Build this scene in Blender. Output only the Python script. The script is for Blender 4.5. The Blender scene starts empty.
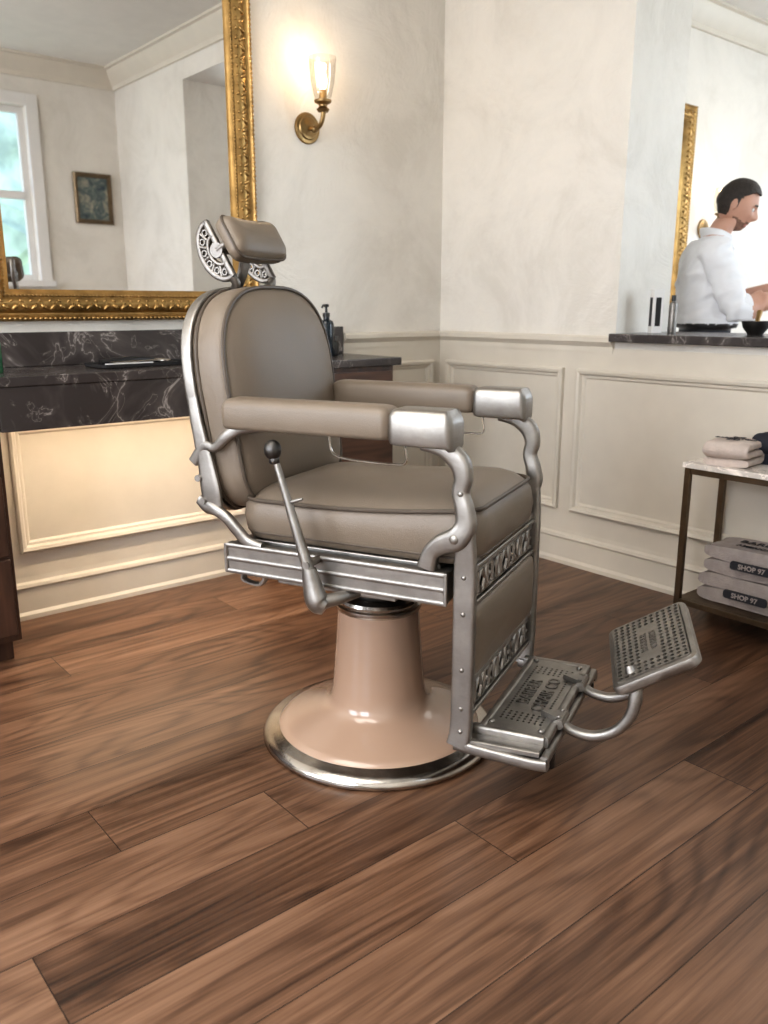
import bpy, bmesh, math, random
from mathutils import Vector, Matrix, noise
random.seed(7)
SC = bpy.context.scene
COL = SC.collection
V = Vector
# ------------------------------------------------------------------ node helpers
def new_mat(name):
    m = bpy.data.materials.new(name); m.use_nodes = True
    nt = m.node_tree
    return m, nt, nt.nodes["Principled BSDF"]
def math_n(nt, op, a, b=None, c=None):
    n = nt.nodes.new("ShaderNodeMath"); n.operation = op
    for i, s in enumerate((a, b, c)):
        if s is None: continue
        if isinstance(s, (int, float)): n.inputs[i].default_value = s
        else: nt.links.new(s, n.inputs[i])
    return n.outputs[0]
def ramp_n(nt, fac, stops):
    n = nt.nodes.new("ShaderNodeValToRGB")
    e = n.color_ramp.elements
    while len(e) < len(stops): e.new(0.5)
    for i, (p, c) in enumerate(stops):
        e[i].position = p; e[i].color = (c[0], c[1], c[2], 1)
    nt.links.new(fac, n.inputs[0]); return n.outputs[0]
def noise_n(nt, vec, scale, detail=3, rough=.5, dist=0):
    n = nt.nodes.new("ShaderNodeTexNoise"); n.inputs["Scale"].default_value = scale
    n.inputs["Detail"].default_value = detail; n.inputs["Roughness"].default_value = rough
    n.inputs["Distortion"].default_value = dist
    if vec is not None: nt.links.new(vec, n.inputs["Vector"])
    return n.outputs[0]
def coord(nt):
    return nt.nodes.new("ShaderNodeTexCoord").outputs["Object"]
def mapping(nt, vec, sc):
    n = nt.nodes.new("ShaderNodeMapping"); n.inputs["Scale"].default_value = sc
    nt.links.new(vec, n.inputs["Vector"]); return n.outputs[0]
def bump_n(nt, b, h, strength, dist=.01):
    n = nt.nodes.new("ShaderNodeBump"); n.inputs["Strength"].default_value = strength
    n.inputs["Distance"].default_value = dist
    nt.links.new(h, n.inputs["Height"]); nt.links.new(n.outputs[0], b.inputs["Normal"])
def simple(name, col, rough=.5, metal=0, coat=0, var=.12, vscale=8, bump=0, bscale=60, coatr=.08, spec=None, sc=None):
    m, nt, b = new_mat(name)
    c = coord(nt)
    if sc: c = mapping(nt, c, sc)
    f = noise_n(nt, c, vscale, 4)
    lo = [x*(1-var) for x in col]; hi = [min(1, x*(1+var)) for x in col]
    nt.links.new(ramp_n(nt, f, [(.3, lo), (.7, hi)]), b.inputs["Base Color"])
    b.inputs["Roughness"].default_value = rough; b.inputs["Metallic"].default_value = metal
    b.inputs["Coat Weight"].default_value = coat; b.inputs["Coat Roughness"].default_value = coatr
    if spec is not None: b.inputs["Specular IOR Level"].default_value = spec
    if bump: bump_n(nt, b, noise_n(nt, c, bscale, 4), bump)
    return m
def emis(name, col, s):
    m, nt, b = new_mat(name)
    b.inputs["Base Color"].default_value = (*col, 1)
    b.inputs["Emission Color"].default_value = (*col, 1); b.inputs["Emission Strength"].default_value = s
    return m
# ------------------------------------------------------------------ materials
def mat_floor():
    m, nt, b = new_mat("walnut_planks")
    s = nt.nodes.new("ShaderNodeSeparateXYZ"); nt.links.new(coord(nt), s.inputs[0])
    x, y = s.outputs[0], s.outputs[1]
    W = .2; L = 2.1
    yy = math_n(nt, 'DIVIDE', math_n(nt, 'ADD', y, 9.853+.0), W)
    row = math_n(nt, 'FLOOR', yy); rf = math_n(nt, 'FRACT', yy)
    wn = nt.nodes.new("ShaderNodeTexWhiteNoise"); wn.noise_dimensions = '1D'
    nt.links.new(row, wn.inputs["W"])
    xx = math_n(nt, 'DIVIDE', math_n(nt, 'ADD', math_n(nt, 'ADD', x, 20), math_n(nt, 'MULTIPLY', wn.outputs[0], 7.3)), L)
    colm = math_n(nt, 'FLOOR', xx); cf = math_n(nt, 'FRACT', xx)
    cv = nt.nodes.new("ShaderNodeCombineXYZ"); nt.links.new(row, cv.inputs[0]); nt.links.new(colm, cv.inputs[1])
    w2 = nt.nodes.new("ShaderNodeTexWhiteNoise"); w2.noise_dimensions = '2D'; nt.links.new(cv.outputs[0], w2.inputs["Vector"])
    pid = w2.outputs[0]
    def vec(sx, sy):
        c = nt.nodes.new("ShaderNodeCombineXYZ")
        nt.links.new(math_n(nt, 'MULTIPLY_ADD', x, sx, math_n(nt, 'MULTIPLY', pid, 57)), c.inputs[0])
        nt.links.new(math_n(nt, 'MULTIPLY', y, sy), c.inputs[1])
        nt.links.new(math_n(nt, 'MULTIPLY', pid, 31), c.inputs[2]); return c.outputs[0]
    n1 = noise_n(nt, vec(.75, 4.2), 1.0, 1.5, .4, .15)
    ring = math_n(nt, 'SINE', math_n(nt, 'MULTIPLY', n1, 105))
    ring = math_n(nt, 'POWER', math_n(nt, 'MULTIPLY_ADD', ring, .5, .5), 2.5)
    n2 = noise_n(nt, vec(4, 170), 1.0, 4, .7)
    n3 = noise_n(nt, vec(.8, 9), 1.0, 3, .5, .15)
    n4 = noise_n(nt, vec(1.5, 48), 1.0, 4, .6, .1)
    def dev(n, k): return math_n(nt, 'MULTIPLY_ADD', n, k, -.5*k)
    f = math_n(nt, 'ADD', dev(n3, .75), dev(n2, .55))
    f = math_n(nt, 'ADD', f, dev(n4, .60))
    f = math_n(nt, 'SUBTRACT', f, math_n(nt, 'MULTIPLY', ring, .13))
    f = math_n(nt, 'ADD', f, dev(pid, .16))
    f = math_n(nt, 'ADD', f, .53)
    col = ramp_n(nt, f, [(.12, (.024, .012, .007)), (.36, (.082, .041, .023)), (.56, (.152, .081, .047)), (.82, (.240, .138, .085))])
    e1 = math_n(nt, 'MULTIPLY', math_n(nt, 'MINIMUM', rf, math_n(nt, 'SUBTRACT', 1, rf)), W)
    e2 = math_n(nt, 'MULTIPLY', math_n(nt, 'MINIMUM', cf, math_n(nt, 'SUBTRACT', 1, cf)), L)
    e = math_n(nt, 'MINIMUM', e1, e2)
    gap = math_n(nt, 'LESS_THAN', e, .0012)
    mx = nt.nodes.new("ShaderNodeMix"); mx.data_type = 'RGBA'
    nt.links.new(gap, mx.inputs[0]); nt.links.new(col, mx.inputs[6]); mx.inputs[7].default_value = (.02, .010, .006, 1)
    nt.links.new(mx.outputs[2], b.inputs["Base Color"])
    nt.links.new(math_n(nt, 'MULTIPLY_ADD', n2, .2, .24), b.inputs["Roughness"])
    h = math_n(nt, 'SUBTRACT', math_n(nt, 'MULTIPLY', n2, .12), gap)
    bump_n(nt, b, h, .35, .002)
    return m
def mat_plaster(name, col):
    m, nt, b = new_mat(name); c = coord(nt)
    n = noise_n(nt, c, 2.0, 8, .70, .6)
    lo = [col[0]*.92, col[1]*.915, col[2]*.905]; hi = [min(1, x*1.04) for x in col]
    nt.links.new(ramp_n(nt, n, [(.38, lo), (.5, col), (.60, hi)]), b.inputs["Base Color"])
    b.inputs["Roughness"].default_value = .48
    bump_n(nt, b, noise_n(nt, c, 3.4, 8, .68, .8), .6, .020)
    return m
def mat_marble(name, base, vein, sc=3.2, lim=.03, k2=2.2):
    m, nt, b = new_mat(name); c = coord(nt)
    n = noise_n(nt, c, sc, 5, .55, 1.0)
    v1 = math_n(nt, 'ABSOLUTE', math_n(nt, 'SUBTRACT', n, .53))
    n2 = noise_n(nt, c, sc*2.1, 4, .55, 1.6)
    v2 = math_n(nt, 'ABSOLUTE', math_n(nt, 'SUBTRACT', n2, .42))
    v = math_n(nt, 'MINIMUM', v1, math_n(nt, 'MULTIPLY', v2, k2))
    cl = [base[i]*1.6 for i in range(3)]
    nt.links.new(ramp_n(nt, v, [(0, vein), (lim*.35, [vein[i]*.25+base[i] for i in range(3)]), (lim, cl), (lim*7, base)]), b.inputs["Base Color"])
    b.inputs["Roughness"].default_value = .22
    return m
def mat_metal(name, col, rough, stretch=(4, 4, 40), lo=.72):
    m, nt, b = new_mat(name); c = coord(nt)
    n = noise_n(nt, c, 14, 5, .6)
    nt.links.new(ramp_n(nt, n, [(.3, [x*lo for x in col]), (.65, col)]), b.inputs["Base Color"])
    b.inputs["Metallic"].default_value = 1
    nf = noise_n(nt, mapping(nt, c, stretch), 8, 3)
    nt.links.new(math_n(nt, 'MULTIPLY_ADD', nf, .22, rough-.08), b.inputs["Roughness"])
    bump_n(nt, b, noise_n(nt, c, 90, 3), .10, .003)
    return m
def mat_glass():
    m, nt, b = new_mat("thin_glass")
    out = nt.nodes["Material Output"]
    t = nt.nodes.new("ShaderNodeBsdfTransparent"); t.inputs[0].default_value = (.97, .96, .93, 1)
    g = nt.nodes.new("ShaderNodeBsdfGlossy"); g.inputs["Roughness"].default_value = .06
    lw = nt.nodes.new("ShaderNodeLayerWeight"); lw.inputs[0].default_value = .4
    mx = nt.nodes.new("ShaderNodeMixShader")
    nt.links.new(math_n(nt, 'MULTIPLY_ADD', lw.outputs["Facing"], .55, .03), mx.inputs[0])
    nt.links.new(t.outputs[0], mx.inputs[1]); nt.links.new(g.outputs[0], mx.inputs[2])
    nt.links.new(mx.outputs[0], out.inputs[0]); return m

FLOOR = mat_floor()
PLASTER = mat_plaster("cream_plaster", (.70, .665, .61))
TRIMM = simple("cream_trim_paint", (.62, .57, .49), .42, var=.03)
CEILM = simple("ceiling_paint", (.74, .72, .68), .7, var=.03)
DMARB = mat_marble("dark_marble", (.046, .039, .037), (.30, .27, .25), 2.6, .012)
LMARB = mat_marble("light_marble", (.62, .57, .52), (.30, .27, .25), 4, .012)
METAL = mat_metal("cast_aluminium", (.38, .36, .335), .42, lo=.74)
METAL2 = mat_metal("worn_aluminium", (.30, .28, .26), .42, lo=.62)
CHROME = mat_metal("chrome", (.58, .55, .51), .18, (3, 3, 3))
GOLD = mat_metal("antique_gold", (.50, .32, .13), .36, (6, 6, 6), lo=.55)
BRASS = mat_metal("aged_brass", (.34, .23, .11), .34, (6, 6, 6))
BRONZE = mat_metal("bronze_metal", (.20, .15, .10), .38, (6, 6, 6))
LEATHER = simple("taupe_leather", (.178, .142, .108), .40, var=.06, vscale=5, bump=.14, bscale=350)
PIPING = simple("dark_piping", (.085, .066, .05), .45, var=.05)
PEACH = simple("peach_enamel", (.40, .275, .20), .25, coat=.8, var=.02, vscale=3)
BLACK = simple("black_plastic", (.015, .014, .014), .35, var=.1)
DARKM = mat_metal("dark_steel", (.11, .105, .10), .4)
WOOD = simple("dark_walnut_cabinet", (.050, .024, .015), .35, var=.45, vscale=3, sc=(14, 14, 1.5), coat=.2)
WOODB = simple("reddish_walnut_drawer", (.080, .04, .025), .38, var=.4, vscale=3, sc=(1.5, 14, 14))
def mat_mirror():
    m, nt, b = new_mat("mirror_silver"); b.inputs["Metallic"].default_value = 1
    nt.links.new(ramp_n(nt, noise_n(nt, coord(nt), 1, 1), [(0, (.90, .90, .89)), (1, (.94, .94, .93))]), b.inputs["Base Color"])
    b.inputs["Roughness"].default_value = .015; return m
MIRROR = mat_mirror()
GLASS = mat_glass()
BULB = emis("warm_bulb", (1, .70, .40), 9)
LED = emis("led_diffuser", (1, .76, .50), 6)
TOWG = simple("grey_towel", (.38, .33, .305), .95, var=.1, vscale=30, bump=.8, bscale=220)
TOWW = simple("pale_towel", (.66, .56, .50), .95, var=.08, vscale=30, bump=.8, bscale=220)
INK = simple("black_print", (.02, .02, .025), .8, var=.1)
SKIN = simple("skin", (.48, .27, .195), .5, var=.08, vscale=12)
STUB = simple("beard_stubble", (.19, .105, .075), .65, var=.35, vscale=90)
LIPS = simple("lips", (.36, .15, .12), .45, var=.08)
HAIR = simple("dark_hair", (.022, .015, .011), .5, var=.4, vscale=60, bump=.6, bscale=150)
SHIRT = simple("white_shirt", (.72, .72, .74), .75, var=.04, bump=.15, bscale=25)
PANTS = simple("navy_trousers", (.02, .022, .032), .8, var=.2)
EYEW = simple("eye_white", (.75, .73, .70), .3, var=.02)
GREEN = simple("garden_leaves", (.68, .76, .58), .8, var=.3, vscale=3, bump=1, bscale=14)
WHITEP = simple("white_plastic", (.7, .68, .66), .35, var=.03)
GREENG = simple("green_glass_bottle", (.03, .12, .06), .12, var=.1)

# ------------------------------------------------------------------ geometry helpers
def empty(name, loc=(0, 0, 0), rz=0, parent=None):
    e = bpy.data.objects.new(name, None); COL.objects.link(e)
    e.location = loc; e.rotation_euler = (0, 0, rz); e.parent = parent; e.empty_display_size = .1
    return e
def mk(name, bm, mats, parent=None, bevel=0, seg=2, angle=38, loc=(0, 0, 0), rot=(0, 0, 0), flat=False):
    bmesh.ops.recalc_face_normals(bm, faces=bm.faces)
    me = bpy.data.meshes.new(name)
    for f in bm.faces: f.smooth = not flat
    if not bevel and not flat:
        for e in bm.edges:
            if len(e.link_faces) == 2 and e.calc_face_angle(0) > math.radians(angle): e.smooth = False
    bm.to_mesh(me); bm.free()
    for m in (mats if isinstance(mats, (list, tuple)) else [mats]): me.materials.append(m)
    o = bpy.data.objects.new(name, me); COL.objects.link(o)
    o.parent = parent; o.location = loc; o.rotation_euler = rot
    if bevel:
        md = o.modifiers.new("b", 'BEVEL'); md.width = bevel; md.segments = seg
        md.limit_method = 'ANGLE'; md.angle_limit = math.radians(30); md.harden_normals = True
    return o
def bx(bm, x0, x1, y0, y1, z0, z1, mi=0):
    vs = [bm.verts.new((x, y, z)) for z in (z0, z1) for x, y in ((x0, y0), (x1, y0), (x1, y1), (x0, y1))]
    for f in ((0, 3, 2, 1), (4, 5, 6, 7), (0, 1, 5, 4), (1, 2, 6, 5), (2, 3, 7, 6), (3, 0, 4, 7)):
        fc = bm.faces.new([vs[i] for i in f]); fc.material_index = mi
def catmull(pts, sub):
    n = len(pts); out = []
    if n == 2 or sub <= 1: return [list(p) for p in pts]
    for i in range(n-1):
        p0 = pts[max(i-1, 0)]; p1 = pts[i]; p2 = pts[i+1]; p3 = pts[min(i+2, n-1)]
        for k in range(sub):
            t = k/sub
            out.append([.5*((2*b) + (-a+c)*t + (2*a-5*b+4*c-d)*t*t + (-a+3*b-3*c+d)*t**3) for a, b, c, d in zip(p0, p1, p2, p3)])
    out.append(list(pts[-1])); return out
def sweep(bm, pts, rad, ref=None, n=12, sub=6, p=2.0, mi=0, closed=False):
    if not isinstance(rad, (list, tuple)): rad = [(rad, rad)]*len(pts)
    rad = [(r, r) if not isinstance(r, (list, tuple)) else r for r in rad]
    if len(rad) < len(pts): rad = [rad[0]]*len(pts)
    data = catmull([list(a)+list(b) for a, b in zip(pts, rad)], sub)
    P = [V(d[:3]) for d in data]; R = [d[3:] for d in data]
    rings = []; prev = None
    for i in range(len(P)):
        if closed: t = (P[(i+1) % len(P)]-P[i-1])
        else: t = P[min(i+1, len(P)-1)]-P[max(i-1, 0)]
        if t.length < 1e-9: t = V((0, 0, 1))
        t.normalize()
        if ref is not None: s = V(ref)
        elif prev is not None: s = prev
        else: s = V((0, 0, 1)) if abs(t.z) < .9 else V((1, 0, 0))
        s = s - t*s.dot(t); s.normalize(); prev = s
        o = t.cross(s)
        ring = []
        for k in range(n):
            a = 2*math.pi*(k+.5)/n; ca, sa = math.cos(a), math.sin(a)
            ca = math.copysign(abs(ca)**(2/p), ca); sa = math.copysign(abs(sa)**(2/p), sa)
            ring.append(bm.verts.new(P[i]+s*ca*R[i][0]+o*sa*R[i][1]))
        rings.append(ring)
    m = len(rings)
    for i in range(m if closed else m-1):
        a, b = rings[i], rings[(i+1) % m]
        for k in range(n):
            f = bm.faces.new((a[k], a[(k+1) % n], b[(k+1) % n], b[k])); f.material_index = mi
    if not closed:
        for r in (rings[0], rings[-1]):
            f = bm.faces.new(r); f.material_index = mi
def cyl(bm, a, b, r, n=16, mi=0, r2=None):
    sweep(bm, [a, b], [(r, r), (r2 if r2 is not None else r,)*2], n=n, sub=1, mi=mi)
def lathe(bm, prof, n=64, c=(0, 0), mi=0):
    rings = []
    for r, z in prof:
        if r < 1e-6: rings.append([bm.verts.new((c[0], c[1], z))])
        else: rings.append([bm.verts.new((c[0]+r*math.cos(2*math.pi*k/n), c[1]+r*math.sin(2*math.pi*k/n), z)) for k in range(n)])
    for a, b in zip(rings, rings[1:]):
        for k in range(n):
            k2 = (k+1) % n
            if len(a) == 1 and len(b) == 1: continue
            if len(a) == 1: f = bm.faces.new((a[0], b[k2], b[k]))
            elif len(b) == 1: f = bm.faces.new((a[k], a[k2], b[0]))
            else: f = bm.faces.new((a[k], a[k2], b[k2], b[k]))
            f.material_index = mi
def ball(bm, c, r, n=16, mi=0):
    if not isinstance(r, (tuple, list)): r = (r, r, r)
    M = Matrix.Translation(c) @ Matrix.Diagonal((*r, 1))
    g = bmesh.ops.create_uvsphere(bm, u_segments=n, v_segments=max(6, n//2), radius=1, matrix=M)
    for f in {f for v in g['verts'] for f in v.link_faces}: f.material_index = mi
def rrect(x0, x1, y0, y1, r, n=8):
    out = []
    for cx, cy, a0 in ((x1-r, y1-r, 0), (x0+r, y1-r, 90), (x0+r, y0+r, 180), (x1-r, y0+r, 270)):
        for k in range(n+1):
            a = math.radians(a0+90*k/n); out.append((cx+r*math.cos(a), cy+r*math.sin(a)))
    return out
def densify(pts, step):
    out = []
    for i in range(len(pts)):
        a = V(pts[i]); b = V(pts[(i+1) % len(pts)]); k = max(1, int((b-a).length/step))
        for j in range(k): out.append(tuple(a+(b-a)*j/k))
    return out
def cushion(bm, outl, layers, mp, mi=0, capbot=True):
    xs = [p[0] for p in outl]; ys = [p[1] for p in outl]
    cx, cy = (max(xs)+min(xs))/2, (max(ys)+min(ys))/2; hx, hy = (max(xs)-min(xs))/2, (max(ys)-min(ys))/2
    rings = []
    for ins, h in layers:
        if ins == 'c': rings.append([bm.verts.new(mp(cx, cy, h))]); continue
        fx, fy = 1-ins/hx, 1-ins/hy
        rings.append([bm.verts.new(mp(cx+(a-cx)*fx, cy+(b-cy)*fy, h)) for a, b in outl])
    n = len(outl)
    for a, b in zip(rings, rings[1:]):
        for k in range(n):
            k2 = (k+1) % n
            if len(b) == 1: f = bm.faces.new((a[k], a[k2], b[0]))
            else: f = bm.faces.new((a[k], a[k2], b[k2], b[k]))
            f.material_index = mi
    if capbot: bm.faces.new(rings[0]).material_index = mi
    if len(rings[-1]) > 1: bm.faces.new(rings[-1]).material_index = mi
def prism(bm, poly, mp, d0, d1, mi=0):
    a = [bm.verts.new(mp(u, v, d0)) for u, v in poly]; b = [bm.verts.new(mp(u, v, d1)) for u, v in poly]
    n = len(poly)
    for k in range(n): bm.faces.new((a[k], a[(k+1) % n], b[(k+1) % n], b[k])).material_index = mi
    bm.faces.new(a).material_index = mi; bm.faces.new(b).material_index = mi
def run(bm, prof, p0, p1, nrm, mi=0):
    n = V((nrm[0], nrm[1], 0))
    R = [[bm.verts.new(V((p[0], p[1], 0))+n*o+V((0, 0, z))) for o, z in prof] for p in (p0, p1)]
    k = len(prof)
    for i in range(k): bm.faces.new((R[0][i], R[0][(i+1) % k], R[1][(i+1) % k], R[1][i])).material_index = mi
    bm.faces.new(R[0]).material_index = mi; bm.faces.new(R[1]).material_index = mi
def rect_mold(bm, mp, u0, u1, z0, z1, prof, mi=0):
    loops = []
    for d, h in prof:
        loops.append([bm.verts.new(mp(a, b, h)) for a, b in ((u0+d, z0+d), (u1-d, z0+d), (u1-d, z1-d), (u0+d, z1-d))])
    for A, B in zip(loops, loops[1:]):
        for k in range(4): bm.faces.new((A[k], A[(k+1) % 4], B[(k+1) % 4], B[k])).material_index = mi
def text(name, body, size, ext, M, mat, parent, bold=0):
    cu = bpy.data.curves.new(name, 'FONT'); cu.body = body; cu.size = size; cu.extrude = ext
    cu.align_x = 'CENTER'; cu.align_y = 'CENTER'; cu.offset = bold; cu.resolution_u = 3
    o = bpy.data.objects.new(name+"_t", cu); COL.objects.link(o)
    dg = bpy.context.evaluated_depsgraph_get()
    me = bpy.data.meshes.new_from_object(o.evaluated_get(dg))
    bpy.data.objects.remove(o); me.materials.clear(); me.materials.append(mat); me.transform(M)
    ob = bpy.data.objects.new(name, me); COL.objects.link(ob); ob.parent = parent
    return ob
def bake(o):
    dg = bpy.context.evaluated_depsgraph_get()
    me = bpy.data.meshes.new_from_object(o.evaluated_get(dg)); o.modifiers.clear(); o.data = me
# ------------------------------------------------------------------ ROOM
H = 3.08; XW = -5.2; YS = -4.0; XE = 4.6; T = .4
bm = bmesh.new(); bx(bm, XW, XE, YS, 0, -.05, 0); mk("floor", bm, FLOOR)
bm = bmesh.new(); bx(bm, XW-.15, XE+.15, YS-.15, .15, H, H+.1); mk("ceiling", bm, CEILM)
bm = bmesh.new(); bx(bm, XW-.15, XE+.15, 0, .15, -.05, H); mk("wall_back", bm, PLASTER)
for args in ((-1.1, 0, 0, H), (-2.78, -1.1, 0, 1.05), (YS, -2.78, 0, H), (-2.78, -1.1, 2.8, H)):
    bm = bmesh.new(); bx(bm, 0, T, *args); mk("wall_right", bm, PLASTER)
def holed(bm, axis, c0, c1, a0, a1, holes, z1=H):
    def B(p, q, z0, z2):
        if axis == 'y': bx(bm, p, q, c0, c1, z0, z2)
        else: bx(bm, c0, c1, p, q, z0, z2)
    cur = a0
    for h0, h1, hz0, hz1 in sorted(holes):
        B(cur, h0, -.05, z1); B(h0, h1, -.05, hz0); B(h0, h1, hz1, z1); cur = h1
    B(cur, a1, -.05, z1)
SW = (-1.75, -.74, 1.4, 2.72); SW2 = (1.0, 2.8, .9, 2.7)
bm = bmesh.new(); holed(bm, 'y', YS-.15, YS, XW-.15, XE+.15, [SW, SW2]); mk("wall_front", bm, PLASTER)
WW = [(-3.5, -2.1, .8, 2.7), (-1.6, -.4, .8, 2.7)]
bm = bmesh.new(); holed(bm, 'x', XW-.15, XW, YS, 0, WW); mk("wall_left", bm, PLASTER)
EWN = (-2.9, -1.0, .8, 2.7)
bm = bmesh.new(); holed(bm, 'x', XE, XE+.15, YS, 0, [EWN]); mk("wall_far_side", bm, PLASTER)
def window(name, axis, c, inward, h):
    a0, a1, z0, z1 = h; bm = bmesh.new()
    def B(p, q, d0, d1, za, zb):
        lo, hi = sorted((c+inward*d0, c+inward*d1))
        if axis == 'y': bx(bm, p, q, lo, hi, za, zb)
        else: bx(bm, lo, hi, p, q, za, zb)
    w = .09
    B(a0-w, a0, 0, .025, z0-w, z1+w); B(a1, a1+w, 0, .025, z0-w, z1+w); B(a0, a1, 0, .025, z1, z1+w); B(a0-w-.02, a1+w+.02, 0, .06, z0-.05, z0)
    f = .05
    B(a0, a0+f, -.1, -.05, z0, z1); B(a1-f, a1, -.1, -.05, z0, z1); B(a0+f, a1-f, -.1, -.05, z1-f, z1); B(a0+f, a1-f, -.1, -.05, z0, z0+f)
    zm = (z0+z1)/2; B(a0+f, a1-f, -.1, -.04, zm-.03, zm+.03)
    am = (a0+a1)/2
    B(am-.012, am+.012, -.09, -.06, z0+f, zm-.03); B(am-.012, am+.012, -.09, -.06, zm+.03, z1-f)
    mk(name, bm, WHITEP, bevel=.003)
window("window_1", 'y', YS, 1, SW)
window("window_2", 'x', XW, 1, WW[0]); window("window_3", 'x', XW, 1, WW[1])
window("window_4", 'x', XE, -1, EWN); window("window_5", 'y', YS, 1, SW2)
# garden
bm = bmesh.new(); bmesh.ops.create_icosphere(bm, subdivisions=5, radius=1, matrix=Matrix.Translation((-1, -9.5, 1.2)) @ Matrix.Diagonal((9, 1.1, 3.2, 1)))
for v in bm.verts:
    v.co += V((noise.noise(v.co*1.6), noise.noise(v.co*1.6+V((9, 0, 0))), noise.noise(v.co*1.6+V((0, 9, 0)))))*.5
    v.co.z = max(v.co.z, -.09)
mk("garden_hedge", bm, GREEN)
bm = bmesh.new(); bx(bm, -14, 14, -16, YS-.2, -.3, -.1); mk("garden_lawn", bm, GREEN)
# trim profiles
BASE = [(0, 0), (.028, 0), (.028, .018), (.018, .03), (.018, .12), (.026, .13), (.022, .142), (.012, .15), (.010, .168), (0, .168)]
CAP = [(0, 1.0), (.014, 1.0), (.014, 1.025), (.022, 1.035), (.036, 1.047), (.036, 1.066), (.028, 1.074), (0, 1.074)]
CROWN = [(0, H), (0, H-.15), (.02, H-.15), (.025, H-.12), (.045, H-.10), (.085, H-.045), (.095, H-.02), (.12, H-.015), (.12, H)]
def trim(name, prof, runs, mat=TRIMM):
    bm = bmesh.new()
    for r in runs: run(bm, prof, *r)
    mk(name, bm, mat, angle=25)
trim("baseboard_back", BASE, [((-2.35, 0), (-1.16, 0), (0, -1)), ((-.67, 0), (0, 0), (0, -1)), ((T, 0), (XE, 0), (0, -1)), ((XW, 0), (-4.0, 0), (0, -1))])
trim("baseboard_right", BASE, [((0, YS), (0, 0), (-1, 0))])
trim("baseboard_front", BASE, [((XW, YS), (0, YS), (0, 1))])
trim("trim_1", CAP, [((-.655, 0), (0, 0), (0, -1))])
trim("trim_2", CAP, [((0, -1.1), (0, 0), (-1, 0)), ((0, YS), (0, -2.78), (-1, 0))])
trim("trim_3", CROWN, [((XW, 0), (0, 0), (0, -1)), ((0, YS), (0, 0), (-1, 0)), ((XW, YS), (0, YS), (0, 1))])
trim("trim_4", CROWN, [((T, 0), (XE, 0), (0, -1)), ((T, YS), (T, 0), (1, 0))])
bm = bmesh.new(); bx(bm, -.010, -.0005, YS, -.0005, .0, 1.02)
bx(bm, -.655, -.010, -.010, -.0005, 0, 1.02); bx(bm, -2.36, -1.16, -.010, -.0005, 0, .86)
mk("trim_5", bm, TRIMM, flat=True)
MOLD = [(0, .0), (0, .020), (.008, .027), (.020, .023), (.027, .010), (.036, .008), (.044, .0)]
bm = bmesh.new()
mr = lambda a, b, h: (-.010-h, a, b); mb = lambda a, b, h: (a, -.010-h, b)
rect_mold(bm, mr, -.845, -.075, .265, .925, MOLD); rect_mold(bm, mr, -2.15, -.925, .265, .925, MOLD); rect_mold(bm, mr, -3.6, -2.25, .265, .925, MOLD)
rect_mold(bm, mb, -.60, -.07, .265, .925, MOLD)
rect_mold(bm, mb, -2.235, -1.24, .27, .77, MOLD)
mk("trim_6", bm, TRIMM, angle=20)
bm = bmesh.new(); bx(bm, -.055, T+.06, -2.778, -1.102, 1.0505, 1.085); mk("marble_ledge", bm, DMARB, bevel=.004)

# ------------------------------------------------------------------ VANITY COUNTER
vc = empty("vanity_counter")
bm = bmesh.new(); bx(bm, -3.9, -.66, -.45, -.002, .945, .979); mk("marble_top", bm, DMARB, vc, bevel=.004)
bm = bmesh.new(); bx(bm, -2.37, -1.15, -.445, -.42, .80, .945); mk("marble_apron", bm, DMARB, vc, bevel=.003)
bm = bmesh.new(); bx(bm, -3.9, -.66, -.022, -.002, .9795, 1.105); mk("marble_backsplash", bm, DMARB, bevel=.003)
def cabinet(nm, x0, x1, mat):
    bm = bmesh.new(); bx(bm, x0, x1, -.425, -.03, .08, .945); bx(bm, x0+.02, x1-.02, -.38, -.03, 0, .08); mk(nm+"_carcass", bm, WOOD, vc, bevel=.003)
    bm = bmesh.new(); zs = [.10, .38, .66, .93]
    for a, b in zip(zs, zs[1:]): bx(bm, x0+.015, x1-.015, -.443, -.425, a+.006, b-.006)
    mk(nm+"_drawer_fronts", bm, mat, vc, bevel=.003)
    bm = bmesh.new()
    for a, b in zip(zs, zs[1:]):
        zc = (a+b)/2; xc = (x0+x1)/2
        sweep(bm, [(xc-.06, -.443, zc), (xc-.06, -.47, zc), (xc+.06, -.47, zc), (xc+.06, -.443, zc)], .005, sub=1, n=8)
    mk(nm+"_pulls", bm, BRASS, vc)
cabinet("end_cabinet", -1.15, -.69, WOODB); cabinet("side_cabinet", -3.9, -2.37, WOOD)
bm = bmesh.new(); bx(bm, -2.33, -1.2, -.40, -.37, .925, .944); mk("led_strip", bm, LED, vc)

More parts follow.
